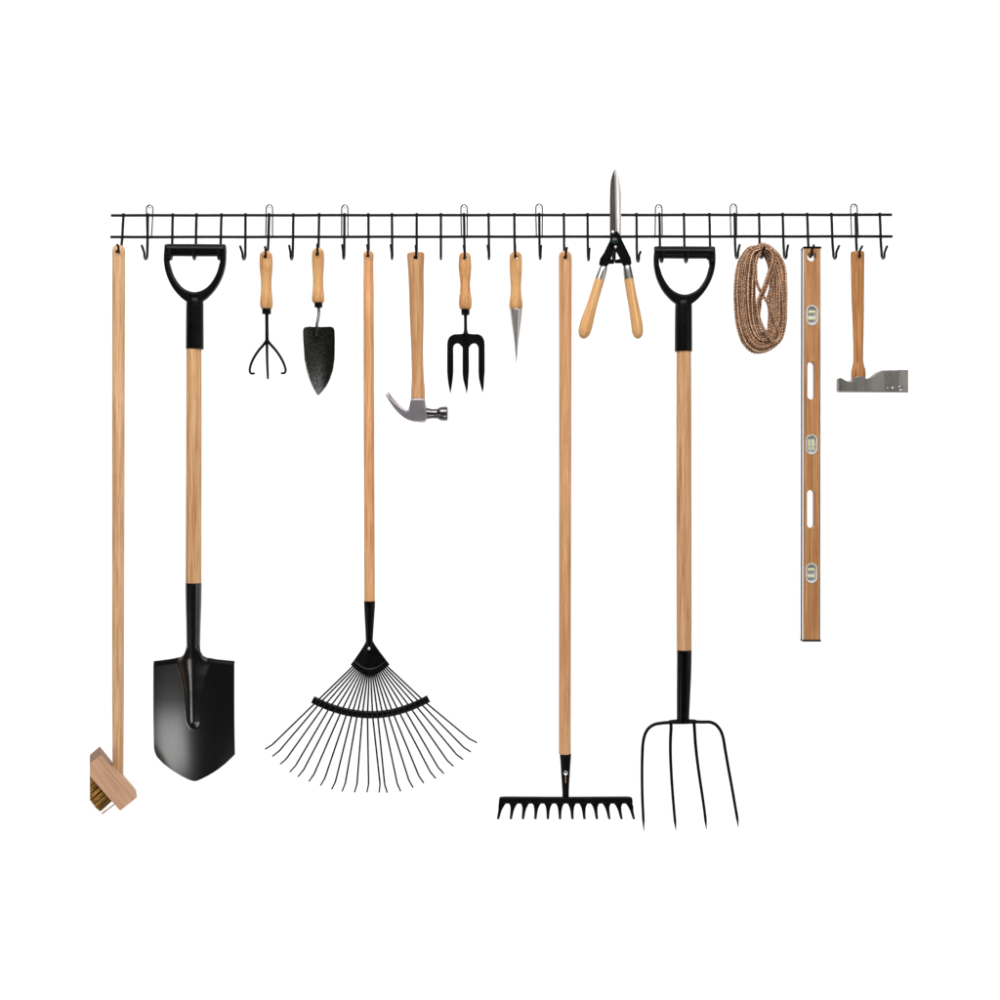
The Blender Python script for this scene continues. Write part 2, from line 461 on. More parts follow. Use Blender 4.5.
for (cx, hw, xl, xr, yt, where) in LOOPS:
    c = [P(xl, 238, 0.0375), P(xl + (cx - hw - xl) * 0.6, 222, 0.041), P(cx - hw, 209.2, 0.044)]
    arc = [P(cx + hw * math.cos(a), yt + 3.9 - 3.6 * math.sin(a), 0.046) for a in [math.pi - k * math.pi / 14 for k in range(1, 14)]]
    c += arc + [P(cx + hw, 209.2, 0.044), P(xr + (cx + hw - xr) * 0.6, 222, 0.041), P(xr, 238, 0.0375)]
    part('hanger_loop', Shape().tube(c, 0.00138, 8), M['loop'], rack)
    nl = Shape().pin(cx + 0.1, yt + 2.2, 0.75, 0.0405, WALL_Y + 0.01, 14, at=P).pin(cx + 0.1, yt + 2.2, 1.35, 0.039, 0.0425, 16, 0, 0.0012, at=P)
    at = P(cx, yt + 2.2, WALL_Y)
    no = bpy.data.objects.new('nail', nl.mesh('nail', [M['steel']], at)); COL.objects.link(no); no.location = at
    no['label'] = 'tiny nail inside the rack loop ' + where; no['category'] = 'nail'; no['group'] = 'nails holding up the rack'

# ------------------------------------------------------------------ long-handled brush
broom = thing('broom', 'long wooden broom with tilted pinkish wooden head and brown bristles at far left', 'broom', T(118.6, 252.4))
rod = [(118.4, 244.6, 0.4), (118.4, 245, 2.6), (118.4, 246.4, 4.6), (118.4, 248.6, 5.7), (118.4, 252, 6.2), (118.4, 270, 6.2), (118.1, 400, 6.1), (117.9, 560, 5.9), (117.7, 700, 5.6), (117.7, 778, 5.1)]
part('handle', Shape().spindle(rod, 0.002, sub=8), M['broom_wood'], broom, hole(118.7, 252.6, 1.9))
front = [(89.8, 763.6), (101.5, 754.5), (112.6, 766.8), (123, 777.0), (132, 787.4), (136, 792.6), (137, 797.4), (120.4, 810.6), (119.4, 810), (89.8, 776.0)]
back = [(89.8, 754.9), (99.8, 746.4), (112.2, 761.6), (123, 774.2), (132, 784.6), (136.1, 789.4), (136.9, 795.5), (121, 808), (118.6, 808), (89.8, 773.0)]
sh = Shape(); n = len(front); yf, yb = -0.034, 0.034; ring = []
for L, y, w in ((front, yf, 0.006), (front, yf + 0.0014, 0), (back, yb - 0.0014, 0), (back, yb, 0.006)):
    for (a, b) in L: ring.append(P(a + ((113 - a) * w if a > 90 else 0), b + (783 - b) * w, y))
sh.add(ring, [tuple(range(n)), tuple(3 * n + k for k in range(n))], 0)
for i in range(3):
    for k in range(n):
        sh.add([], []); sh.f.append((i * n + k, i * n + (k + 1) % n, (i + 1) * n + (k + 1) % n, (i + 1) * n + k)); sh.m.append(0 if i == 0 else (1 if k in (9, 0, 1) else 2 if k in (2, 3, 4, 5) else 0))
part('brush_block', sh, [M['beech'], M['shaded_block'], M['tan_edge']], broom, angle=25)
TUFTS = [(114.3, 804.6, 102.3, 813.8, 1), (110.6, 799.6, 99.0, 809.8, 9), (107.4, 795.6, 95.8, 806.4, 11), (104.2, 791.8, 92.6, 802.4, 12),
         (100.8, 787.6, 89.4, 798.6, 12), (97.2, 783.4, 86, 794, 12), (93.8, 779.6, 82.4, 790.2, 12), (90.9, 776.4, 80, 786.2, 8)]
for row, (yy, dx, dy) in enumerate(((-0.018, 0, 0), (0.0, 1.5, 1.6), (0.016, 0.2, -0.6))):
    for (x0, y0, x1, y1, k) in TUFTS:
        if row and k == 1 or row == 1 and k == 9: continue
        sh = Shape()
        for q in range(max(3, k * 3)):
            u = rnd.uniform(-1.7, 1.7) if k > 1 else rnd.uniform(-.3, .3)
            ox, oy = u * 0.64, u * 0.76; e = rnd.uniform(0.9, 1.06)
            a = (x0 + ox + dx + 1.8, y0 + oy + dy - 1.5)
            b = (x0 + ox * 1.08 + (x1 - x0) * e + dx + rnd.uniform(-.3, .3), y0 + oy * 1.08 + (y1 - y0) * e + dy + rnd.uniform(-.3, .3))
            if b[0] < 90:
                t = (a[0] - 90 - rnd.uniform(0, .2)) / (a[0] - b[0]) if a[0] > 90.3 else 0
                if t <= 0.05: continue
                b = (a[0] + (b[0] - a[0]) * t, a[1] + (b[1] - a[1]) * t)
            y = yy + rnd.uniform(-0.006, 0.006)
            sh.tube([P(a[0], a[1], y), P((a[0] + b[0]) / 2 + rnd.uniform(-.15, .15), (a[1] + b[1]) / 2, y + rnd.uniform(-.001, .001)), P(b[0], b[1], y + rnd.uniform(-.002, .002))], 0.00075, 6)
        if sh.v: part('bristle_tuft', sh, M['bristle'], broom)

# ------------------------------------------------------------------ D-shaped grips for spade and pitchfork
def d_grip(root, ox, oy, fillet):
    global REF
    REF = -0.006
    o = lambda L: [(a + ox, b + oy) for a, b in L]
    outer = catmull([(164.9, 244.6), (164.0, 252), (163.9, 262), (166.2, 274), (171.8, 286.5), (179, 295.6), (186.4, 301.6), (193.9, 304.5), (201.4, 301.6), (208.8, 295.8), (216.6, 286.2), (222.6, 274), (225.3, 262), (225.5, 252), (225.0, 244.6)], 5)
    if fillet: inner = catmull([(219.6, 263), (215.6, 276), (206.6, 287.8), (194.6, 292.2), (182.6, 287.8), (173.6, 276), (169.1, 263)], 6); tail = [(169.0, 258), (169.2, 244.9)]; head = [(216.9, 244.9), (217, 256.2), (218.9, 257.6)]
    else: inner = catmull([(219.9, 262), (215.6, 275.6), (206.4, 287.7), (194.6, 292.0), (182.8, 287.7), (173.6, 276), (169.0, 262)], 6); tail = [(169.0, 250), (169.4, 244.9)]; head = [(219.6, 244.9), (220, 250)]
    part('yoke', Shape().prism([o(outer + head + inner + tail)], -0.010, 0.006, 0.0042, res=4), M['black'], root)
    bar = [(165.4, 249.6, 5.6), (166, 249.5, 6.1), (170, 249.4, 6.25), (172, 249.4, 6.1), (194.8, 249.5, 6.2), (217, 249.6, 6.1), (220, 249.7, 6.25), (224, 249.7, 6.2), (224.7, 249.7, 5.6)]
    part('grip', Shape().spindle([(a + ox, b + oy, c) for a, b, c in bar], 0.001, 1.0, sub=3), M['black'], root)
    sock = [(194.0, 297, 4), (194, 298.5, 7.6), (194.0, 303, 8.5), (193.9, 318, 8.6), (193.9, 346.8, 8.75), (193.9, 348.4, 8.75), (193.9, 348.8, 8.3)]
    part('grip_socket', Shape().spindle([(a + ox, b + oy, c) for a, b, c in sock], 0.001, 0.95, sub=2), M['black'], root)
    REF = 0.0

# ------------------------------------------------------------------ spade
spade = thing('spade', 'black spade with wide pointed blade, wooden shaft and black D grip, next to the broom', 'spade', T(194.8, 249.5))
d_grip(spade, 0, 0, False)
part('shaft', Shape().spindle([(193.8, 345, 7.3), (193.8, 420, 7.5), (193.6, 500, 7.6), (193.4, 586, 7.7)], 0.001), M['ash'], spade)
part('blade_socket', Shape().spindle([(193.4, 582.6, 7.4), (193.4, 583.2, 8.0), (193.4, 600, 7.8), (193.3, 625, 7.1), (193.2, 645, 6.7), (193.2, 652, 6.5), (193.2, 662, 5.6), (193.2, 672, 3.5)], 0.001, sub=4), M['blade'], spade)
top_t = [(150.4, 662.7), (160, 661.2), (172, 659.2), (180, 657.2), (183.6, 655.2), (186, 651.0), (187, 645), (200, 645), (201.2, 651), (203.6, 655.4), (207, 657.6), (216, 659.4), (234, 661.4)]
bot_t = [(150.4, 751), (151.4, 755.5), (153.4, 759.4), (160, 765.8), (170, 772.6), (180, 778.2), (187, 781.4), (191, 782.6), (193, 782.8), (195.4, 782.4), (200, 780.4), (208, 776.2), (216, 771.2), (224, 765), (230, 759.4), (234, 755.4)]
def frog(px, py):
    w = lerp_table([(645, 9), (652, 14), (658, 18), (664, 17.5), (675, 13.5), (690, 10.2), (715, 7.8), (722, 7.0), (728, 4.5), (735, 3)], py)
    h = lerp_table([(645, 0.0142), (658, 0.0138), (672, 0.0112), (690, 0.0085), (715, 0.006), (723, 0.0048), (729, 0.0), (735, 0.0)], py)
    d = abs(px - 193.2) / w
    return h * (math.cos(min(d, 1) * math.pi) * 0.5 + 0.5) ** (0.62 - 0.1 * sstep(690, 722, py)) if d < 1 else 0
def spade_fn(u, v):
    px = 150.4 + 83.6 * u
    t, b = lerp_table(top_t, px), lerp_table(bot_t, px)
    py = t + (b - t) * v
    dx = (px - 193) / 42
    y = 0.0005 + 0.0105 * dx * dx - 0.0085 * dx + 0.012 * ((py - 700) / 80) ** 2 * (1 if py > 700 else 0.15)
    y += 0.0022 * (1 - sstep(0, 5.0, py - t)) * sstep(8, 15, abs(px - 193))
    y -= frog(px, py)
    return px, py, y
part('blade', Shape().sheet(spade_fn, 110, 130, lambda u, v: 0.0022), M['blade'], spade, angle=60)

# ------------------------------------------------------------------ hand cultivator
cult = thing('hand_cultivator', 'hand cultivator with three hooked black prongs and turned wooden handle', 'cultivator', T(266.4, 257.5))
def turned(c, top, pts):
    """pts: (py, half width) list; rounded top"""
    w = pts[0][1]
    return [(c(top), top, 0.3), (c(top), top + 0.5, w * 0.45), (c(top), top + 1.6, w * 0.72), (c(top), top + 3.6, w * 0.92)] + [(c(y), y, h) for y, h in pts]
cc = lambda y: 266.0 + (y - 251) * 0.008
part('handle', Shape().spindle(turned(cc, 250.9, [(259, 6.45), (264, 6.6), (274, 5.9), (283, 5.2), (291, 5.4), (298, 6.1), (303.5, 6.4), (306.6, 6.1), (308.4, 5.4), (309.2, 4.2)]), 0.0, sub=5), M['hand_wood'], cult, hole(266.4, 257.7, 1.9))
part('ferrule', Shape().spindle([(266.5, 308.4, 4.0), (266.5, 308.9, 4.5), (266.6, 313.6, 4.4), (266.6, 314.2, 3.9)], 0, sub=1), M['black'], cult)
part('shank', Shape().tube([T(266.8, 312, 0), T(266.9, 325, 0), T(267, 338, 0), T(267, 343.5, 0)], [0.0036, 0.0034, 0.0036, 0.0044], 14), M['forged'], cult)
for pts in ([(266.6, 340.5, 0), (264, 344.2, -.001), (258.4, 350.8, -.003), (253.2, 359, -.008), (250.2, 367, -.013), (249.9, 371.6, -.018), (251.2, 373.5, -.022), (254.4, 373.4, -.025)],
            [(267, 341, -.002), (267.0, 350, -.004), (267.2, 361, -.009), (267.6, 371, -.016), (267.8, 376.6, -.022), (267.9, 378.4, -.027)],
            [(267.4, 340.5, 0), (270.4, 344.2, -.001), (276.2, 350.8, -.003), (281.6, 359, -.008), (285.0, 367, -.013), (285.6, 370.6, -.018), (284.4, 373, -.022), (281.0, 373.2, -.025)]):
    q = catmull(pts, 6); n = len(q)
    part('tine', Shape().tube([P(*p) for p in q], [0.0030 - 0.0009 * i / n for i in range(n)], 10), M['forged'], cult)

# ------------------------------------------------------------------ hand trowel
trow = thing('hand_trowel', 'hand trowel with a broad speckled dark blade and turned wooden handle', 'trowel', T(318.2, 255.4))
cc = lambda y: 318.0 + (y - 248) * 0.003
part('handle', Shape().spindle(turned(cc, 247.8, [(256, 6.1), (262, 6.15), (272, 5.5), (282, 5.1), (290, 5.4), (295.5, 6.1), (299, 6.35), (301.6, 5.9), (303, 4.6)]), 0, sub=5), M['hand_wood'], trow, hole(318.2, 255.3, 1.9))
part('ferrule', Shape().spindle([(318.4, 302.4, 3.6), (318.4, 302.8, 4.1), (318.5, 307, 4.0), (318.5, 307.6, 3.5)], 0, sub=1), M['black'], trow)
q = catmull([(318.7, 306, 0), (318.9, 313, -.002), (318.5, 319, -.006), (317.6, 325, -.009), (317.3, 331, -.009), (317.3, 336.4, -.0062)], 6)
part('shank', Shape().tube([T(*p) for p in q], [0.0031 - 0.0005 * i / len(q) for i in range(len(q))], 12), M['shank_steel'], trow)
REF = -0.011
Lt = [(326.2, 308.5), (326.5, 306), (327.2, 304.6), (328.6, 303.6), (331, 303.0), (340, 303.2), (350, 303.9), (360, 304.6), (370, 306.6), (380, 309.6), (386, 312.2), (390, 314.4), (393.5, 316.6), (395.9, 318.2)]
Rt = [(326.2, 329), (326.5, 331.4), (327.2, 333), (328.6, 334.0), (331, 334.7), (340, 335), (350, 334.9), (360, 334.7), (370, 333.3), (380, 329.9), (386, 326.7), (390, 323.8), (393.5, 320.8), (395.9, 318.9)]
def trow_fn(u, v):
    py = 326.2 + 69.7 * v
    a, b = lerp_table(Lt, py), lerp_table(Rt, py)
    px = a + (b - a) * u
    dx = (px - 318.8) / 16
    y = -0.001 - 0.0125 * dx * dx + 0.006 * math.sin(v * math.pi * 0.5) - 0.022 * v * v
    y -= 0.003 * math.exp(-((px - 317.3) / 2.2) ** 2) * (1 - sstep(330, 339, py))
    return px, py, y
part('blade', Shape().sheet(trow_fn, 48, 80, lambda u, v: 0.0018, rim=lambda u, v: 1 if (v > 0.5 and (u < 0.05 or u > 0.95)) or v > 0.985 else 0), [M['speckled'], M['edge_steel']], trow, angle=60)

# ------------------------------------------------------------------ leaf rake
REF = 0.0
leaf = thing('leaf_rake', 'leaf rake with fan of thin wire tines on an orange wooden handle', 'leaf rake', T(368.4, 257.3))
rod = [(368.6, 250.9, 0.3), (368.6, 251.2, 2.5), (368.6, 252.6, 4.4), (368.6, 255, 5.2), (368.5, 262, 4.9), (368.6, 290, 5.2), (368.9, 400, 5.3), (369.3, 500, 5.3), (369.6, 604, 5.3)]
part('handle', Shape().spindle(rod, 0.0, sub=8), M['rake_wood'], leaf, hole(368.4, 257, 1.8))
part('socket', Shape().spindle([(369.6, 600.8, 5.1), (369.6, 601.4, 5.7), (369.5, 614, 5.1), (369.4, 630, 4.1), (369.3, 640, 3.6), (369.3, 650, 3.2)], 0, sub=4), M['lacquer'], leaf)
arc_in = lambda u: (350.6 + 38.8 * u, 664.6 + 10.4 * math.sin(math.pi * u) ** 0.9)
def fan_fn(u, v):
    ex, ey = arc_in(u)
    sx, sy = 366.0 + 6.8 * u, 641.0
    w = v ** 1.25
    px = sx + (ex - sx) * (0.35 * v + 0.65 * w); py = sy + (ey - sy) * v
    y = -0.0015 - 0.004 * (1 - v) * math.sin(math.pi * u) - 0.002 * sstep(0.80, 0.84, v) + 0.004 * (2 * u - 1) ** 2 * v
    return px, py, y
part('tine_plate', Shape().sheet(fan_fn, 36, 40, lambda u, v: 0.005), M['black'], leaf)
part('rivet', Shape().pin(369.4, 648.2, 1.35, -0.0078, 0.0, 18, 0, 0.0012), M['alu'], leaf)
TIPS = [(45, 474), (76, 505), (110, 540), (152, 573), (187, 594), (235, 614), (285, 632), (334, 648), (379, 657), (433, 661), (487, 661), (540, 662), (575, 663), (633, 657), (687, 641), (733, 621), (785, 601), (820, 580), (862, 548), (904, 519), (937, 486), (964, 446)]
TIPS = [(255 + a / 4.348, 640 + b / 4.348) for a, b in TIPS]
bar_c = [(312.6, 699.6), (320, 703.2), (332, 708), (346, 712), (358, 714), (370, 714.8), (382, 714.2), (394, 712.2), (408, 708), (420, 703), (428.6, 698.6)]
BC = catmull(bar_c, 6)
def bar_fn(u, v):
    k = u * (len(BC) - 1); i = min(int(k), len(BC) - 2); f = k - i
    a, b = BC[i], BC[i + 1]
    x, y = a[0] + (b[0] - a[0]) * f, a[1] + (b[1] - a[1]) * f
    L = math.hypot(b[0] - a[0], b[1] - a[1]); nx, ny = -(b[1] - a[1]) / L, (b[0] - a[0]) / L
    h = 3.6
    t = (v - 0.5) * 2
    return x + nx * h * t, y + ny * h * t, -0.0028 + 0.0022 * t * t * abs(t)
part('cross_bar', Shape().sheet(bar_fn, 90, 8, lambda u, v: 0.0052), M['black'], leaf)
N = len(TIPS)
for i, (tx, ty) in enumerate(TIPS):
    u = (i + 0.5) / N
    ex, ey = arc_in(0.03 + 0.94 * u)
    bu = 0.035 + 0.93 * u
    bx, by, _ = bar_fn(bu, 0.5)
    dx, dy = tx - bx, ty - by; L = math.hypot(dx, dy); dx /= L; dy /= L
    side = (i - (N - 1) / 2) / (N / 2)
    # straight run, then the last centimetres bend forward and slightly outward
    kx, ky = tx - dx * 8.5 - dy * 0 , ty - dy * 8.5
    off = 1.7 * (1 if side < 0.12 else -1)
    kx += dy * off * 0.9; ky += -dx * off * 0.9 * 1.0
    y0 = 0.0012; yb = -0.0023
    c = [P(ex - dx * 2, ey - dy * 2, y0 - .001), P(ex, ey, y0 - 0.001), P(bx, by, yb), P((bx + kx) / 2, (by + ky) / 2, yb - .001), P(kx - dx * 2, ky - dy * 2, yb - 0.002), P(kx + dx * .5, ky + dy * .5, yb - .004), P(tx, ty, yb - 0.020)]
    part('tine', Shape().tube(c, [0.00178] * 6 + [0.0016], 8), M['tine'], leaf)

# ------------------------------------------------------------------ claw hammer
REF = -0.006
ham = thing('claw_hammer', 'claw hammer with grey steel head hanging down from a pale wooden handle', 'hammer', T(415.9, 258.7))
rod = [(415.4, 252.9, 7.2), (415.4, 253.1, 8.2), (415.5, 254.2, 8.7), (415.6, 262, 8.3), (415.8, 273.5, 7.75), (416.3, 292, 7.4), (416.5, 311, 7.15), (416.8, 336, 6.35), (417.0, 352, 5.9), (417.3, 366, 5.9), (417.6, 378, 6.1), (417.8, 391, 6.9), (417.8, 396, 6.9), (417.7, 404, 6.5)]
part('handle', Shape().spindle(rod, 0.0, 1.02, sub=6), M['hammer_wood'], ham, hole(415.9, 258.5, 2.1))
sh = Shape()
body = [(411.4, 398.8), (424.2, 398.8), (424.9, 401), (425.8, 408), (427.0, 413.4), (427.2, 417.0), (425.4, 420.6), (424.2, 421.7), (420, 421.9), (412, 421.0), (406.6, 419.2), (405, 411.4), (408.6, 410.2), (409.8, 406), (410.7, 401)]
sh.prism([body], -0.0165, 0.0165, 0.0032, res=4)
def claw(dx, dy, y0, y1):
    outer = [(385.8, 395.0), (387.6, 398.2), (390.0, 402.2), (395.0, 409.2), (400.8, 415.2), (405.6, 418.6), (412, 420.7)]
    inner = [(412, 410.5), (408.6, 410.8), (405, 409.6), (401.6, 407.8), (395.2, 402.6), (390.8, 398.2), (387.2, 394.2)]
    f = lambda L: [(a + dx * max(0, (408 - a) / 21), b + dy * max(0, (408 - a) / 21)) for a, b in L]
    sh.prism([catmull(f(outer), 4) + catmull(f(inner), 4)], y0, y1, 0.0022, res=3)
claw(0, 0, -0.0158, -0.0010)
claw(1.0, -2.6, 0.0010, 0.0158)
part('head', sh, M['steel_hammer'], ham)
sh = Shape().spindle([(423, 413.2, 6.4), (426, 413.3, 6.0), (429, 413.4, 5.3), (433, 413.5, 4.8), (436.4, 413.5, 4.9), (438.6, 413.5, 5.8), (440.2, 413.5, 6.7), (444, 413.5, 7.15), (446.6, 413.5, 7.1), (447.6, 413.5, 6.2)], 0.0, 1.0, n=32, sub=5)
part('striking_face', sh, M['steel_poll'], ham)

# ------------------------------------------------------------------ hand fork
REF = 0.0
hf = thing('hand_fork', 'small hand fork with three broad flat black tines and reddish wooden handle', 'hand fork', T(464.9, 259))
cc = lambda y: 464.8 + (y - 252) * 0.01
part('handle', Shape().spindle(turned(cc, 252.1, [(260, 6.1), (266, 6.45), (275, 5.8), (284, 4.9), (291, 5.2), (298, 6.3), (303, 6.6), (306.8, 6.2), (308.8, 5.4), (309.6, 4.0)]), 0, sub=5), M['hand_wood_red'], hf, hole(465, 259, 1.9))
part('ferrule', Shape().spindle([(465.4, 309, 3.7), (465.4, 309.6, 4.25), (465.4, 314.4, 4.15), (465.4, 315, 3.7)], 0, sub=1), M['black'], hf)
part('shank', Shape().spindle([(465.5, 313, 1.7), (465.5, 322, 1.55), (465.6, 330, 1.7), (465.7, 334, 2.6), (465.7, 340, 2.4), (465.8, 344, 1.5), (465.9, 347, 0.5)], -0.0012, 1.0, sub=4), M['forged'], hf)
outer = [(447.2, 352), (447.2, 345.5)] + catmull([(447.2, 345), (447.8, 340.5), (450, 336.6), (454, 334.5), (459, 334.2)], 5) + catmull([(459, 334.2), (463, 333.6), (465.7, 332.6), (468.4, 333.6), (472.6, 334.2)], 4) + catmull([(472.6, 334.2), (478.6, 334.4), (482, 336.4), (484.2, 340.4), (484.7, 345)], 5) + [(484.7, 352)]
inner = [(478.5, 352)] + catmull([(478.4, 348), (477.4, 345.4), (475.4, 343.6), (473, 343.6), (470.6, 345.2), (469, 347.6)], 4) + [(468.9, 352), (462.6, 352)] + catmull([(462.5, 347.6), (460.6, 345.2), (458.4, 343.6), (456, 343.7), (454, 345.4), (453.3, 348)], 4) + [(453.3, 352)]
part('fork_head', Shape().prism([outer + inner], -0.003, 0.003, 0.0012), M['forged'], hf)
for (a, b, tx, ty) in ((447.15, 453.35, 450.3, 394), (462.55, 468.95, 466.6, 394.2), (478.45, 484.75, 482.4, 393)):
    o = [(a, 351.9), (a, 368)] + catmull([(a, 372), (a + 0.6, 379), (tx - 1.2, 388), (tx, ty)], 5) + catmull([(tx, ty), (tx + 1.2, 388), (b - 0.6, 379), (b, 372)], 5) + [(b, 368), (b, 351.9)]
    part('tine', Shape().prism([o], -0.0029, 0.0029, 0.001), M['forged'], hf)

# ------------------------------------------------------------------ dibber
dib = thing('dibber', 'pointed dibber with a bright steel cone and turned wooden handle', 'dibber', T(515.6, 258))
cc = lambda y: 515.7 + (y - 252) * 0.004
part('handle', Shape().spindle(turned(cc, 251.6, [(260, 6.35), (268, 6.3), (278, 5.7), (287, 5.2), (294, 5.5), (301, 6.4), (305, 6.75), (308, 6.5), (309.4, 5.6)]), 0, sub=5), M['hand_wood'], dib, hole(516.2, 258.2, 2.0))
part('steel_point', Shape().spindle([(516.1, 309.0, 5.6), (516.1, 309.5, 6.3), (516.2, 313, 6.0), (516.3, 330, 3.7), (516.4, 344, 1.9), (516.4, 355, 0.9), (516.4, 363.6, 0.12)], 0, sub=4), M['dibber_steel'], dib)

# ------------------------------------------------------------------ bow rake
REF = -0.003
bow = thing('garden_rake', 'garden rake with a straight black toothed bar and long wooden handle', 'rake', T(565.1, 258.7))
rod = [(565.3, 250.8, 0.3), (565.3, 251.1, 3), (565.3, 252.6, 5.2), (565.3, 255, 6.3), (565.4, 260, 6.6), (565.4, 300, 6.4), (565.3, 450, 6.2), (565.1, 600, 6.1), (564.9, 753.9, 6.0)]
part('handle', Shape().spindle(rod, 0.0, sub=8), M['bow_wood'], bow, hole(565.1, 258.3, 1.9))
sock = part('socket', Shape().spindle([(565.6, 753.4, 5.2), (565.6, 754, 5.7), (565.6, 765, 5.0), (565.6, 780, 4.1), (565.7, 792, 3.4), (565.7, 800, 3.3)], 0, sub=4), M['forged'], bow)
part('screw', Shape().pin(565.5, 772, 2.2, -0.0122, -0.004, 22, 0, 0.001).box((564.2, 771.6), (566.8, 772.4), -0.0125, -0.012), M['alu'], sock)
part('wood_slit', Shape().box((565.15, 774.4), (565.85, 782.4), -0.0092, -0.005), M['bow_wood'], sock)
bar = [(498.9, 800.6), (499.4, 798.2), (501, 797.3), (506, 797.1), (560, 797.4), (570, 797.4), (626, 797.1), (630.6, 797.3), (632.2, 798.2), (632.6, 800.6), (632.8, 803.6), (498.7, 803.6)]
part('tooth_bar', Shape().prism([bar], -0.0065, 0.0065, 0.0024, res=3), M['forged'], bow)
TY = 817.2
TX = [498.2, 510.9, 522.9, 535.3, 547.7, 559.8, 572.2, 584.1, 596.5, 608.9, 621.0, 633.3]
for i, tx in enumerate(TX):
    rx = 501.6 + i * 11.68; lean = tx - rx
    w = 5.7
    l0 = rx - (w if i else 2.9); r0 = rx + (w if i < 11 else 2.2)
    left = catmull([(l0, 802.6), (l0 + (1.3 if i else 0), 803.6), (rx - 2.9 + lean * .1, 806), (rx - 1.85 + lean * 0.45, 810), (tx - 1.3, TY)], 4)
    right = catmull([(tx + 1.3, TY), (rx + 1.85 + lean * 0.45, 810), (rx + 2.9 + lean * .1, 806), (r0 - (1.3 if i < 11 else 0), 803.6), (r0, 802.6)], 4)
    sh = Shape().prism([left + [(tx - 1.0, TY + .7), (tx + 1.0, TY + .7)] + right], -0.0045, 0.0035, 0.0012)
    for v in sh.v:                                     # the teeth curve forward
        t = max(0, (T(0, 804).z - v.z) / 0.03); v.y -= 0.012 * t * t
    part('tooth', sh, M['forged'], bow)

# ------------------------------------------------------------------ hedge shears
REF = -0.006
she = thing('hedge_shears', 'hedge shears with long steel blades pointing up and two splayed wooden handles', 'shears', T(613.9, 258))
def bladeR(u, v):
    py = 168.8 + 66 * v
    a = lerp_table([(168.8, 615.1), (173, 614.2), (180, 614.6), (235, 615.6)], py); b = lerp_table([(168.8, 615.5), (172, 617.0), (176, 618.3), (181, 619.4), (189, 620.7), (200, 621.1), (235, 621.2)], py)
    return a + (b - a) * u, py, -0.008 - 0.0022 * math.sin(min(1, u * 2.2) * math.pi / 2) * 1 + 0.0038 * sstep(0.62, 1, u) + 0.0012 * (1 - u)
def bladeL(u, v):
    py = 168.8 + 66 * v
    a = lerp_table([(168.8, 614.8), (172, 613.2), (176, 611.9), (181, 610.8), (189, 610.2), (200, 610.0), (235, 610.1)], py); b = lerp_table([(168.8, 615.3), (173, 616.2), (180, 617), (235, 617.6)], py)
    return a + (b - a) * u, py, -0.0035 + 0.003 * u
part('blade', Shape().sheet(bladeL, 10, 40, lambda u, v: 0.0026), M['steel_dark'], she, label='dark blade of the shears')
part('blade', Shape().sheet(bladeR, 14, 40, lambda u, v: 0.003), M['steel'], she, label='bright blade of the shears')
lt = [(610.6, 229.5), (610.2, 239.6), (604.2, 252.2), (600.2, 258.2), (599.2, 263.2), (600.2, 265.2), (606.2, 266.8), (608.0, 265.0), (609.2, 263.4), (614.4, 263.3), (614.4, 259.6), (611.0, 258.6), (614.0, 250.2), (617.2, 243.2), (616.6, 233), (614.6, 229.8), (612.6, 228.8)]
rt = [(612.6, 236.2), (614.8, 231.8), (617.2, 231.6), (620.7, 236.2), (621.8, 240.3), (626.6, 250), (630.6, 258.2), (631.4, 263.6), (630, 266), (623.8, 266.8), (622.6, 265.2), (621.6, 263.4), (614.9, 263.4), (614.9, 260.2), (620.2, 259.0), (616.4, 252.2), (613.8, 247.4), (612.2, 243)]
part('tang', Shape().prism([lt], -0.0035, 0.0025, 0.0010), M['lacquer'], she)
part('tang', Shape().prism([rt], -0.0105, -0.0045, 0.0010), M['lacquer'], she)
part('pivot_bolt', Shape().pin(614.5, 241.7, 3.2, -0.0145, -0.003, 24, 0, 0.002), M['green_bolt'], she)
part('bolt', Shape().pin(612.7, 232.2, 1.5, -0.0095, -0.003, 18, 0, 0.0014), M['steel'], she)
part('bolt', Shape().pin(615.3, 247.6, 1.35, -0.0128, -0.005, 18, 0, 0.0014), M['steel'], she)
part('ferrule', Shape().spindle([(604.4, 265.6, 2.4), (604.2, 266.4, 3.5), (603.2, 269.4, 4.3), (601.4, 274.8, 4.75), (599.9, 279.4, 5.0)], -0.001, sub=4), M['chrome'], she)
part('ferrule', Shape().spindle([(627.0, 265.2, 2.4), (627.1, 266.0, 3.6), (627.4, 269.4, 4.3), (628.2, 274.8, 4.7), (628.9, 279.2, 4.95)], -0.0065, sub=4), M['chrome'], she)
part('handle', Shape().spindle([(600.0, 279.0, 4.9), (598.4, 284, 4.9), (595.6, 293.4, 4.95), (592.2, 304.6, 5.3), (588.6, 316.6, 6.1), (586.4, 324.4, 6.5), (584.8, 330.6, 6.3), (583.7, 335, 4.9), (583.2, 337.4, 2.8), (583.0, 338.4, 0.3)], -0.001, sub=5), M['shear_l'], she)
part('handle', Shape().spindle([(628.8, 278.8, 4.8), (629.6, 284, 4.8), (631.2, 293.4, 4.85), (633.4, 304.6, 5.1), (635.6, 316.6, 5.6), (636.8, 324.4, 5.8), (637.5, 331, 5.6), (637.9, 335.6, 4.4), (638.1, 338, 2.4), (638.2, 339, 0.3)], -0.0065, sub=5), M['shear_r'], she)

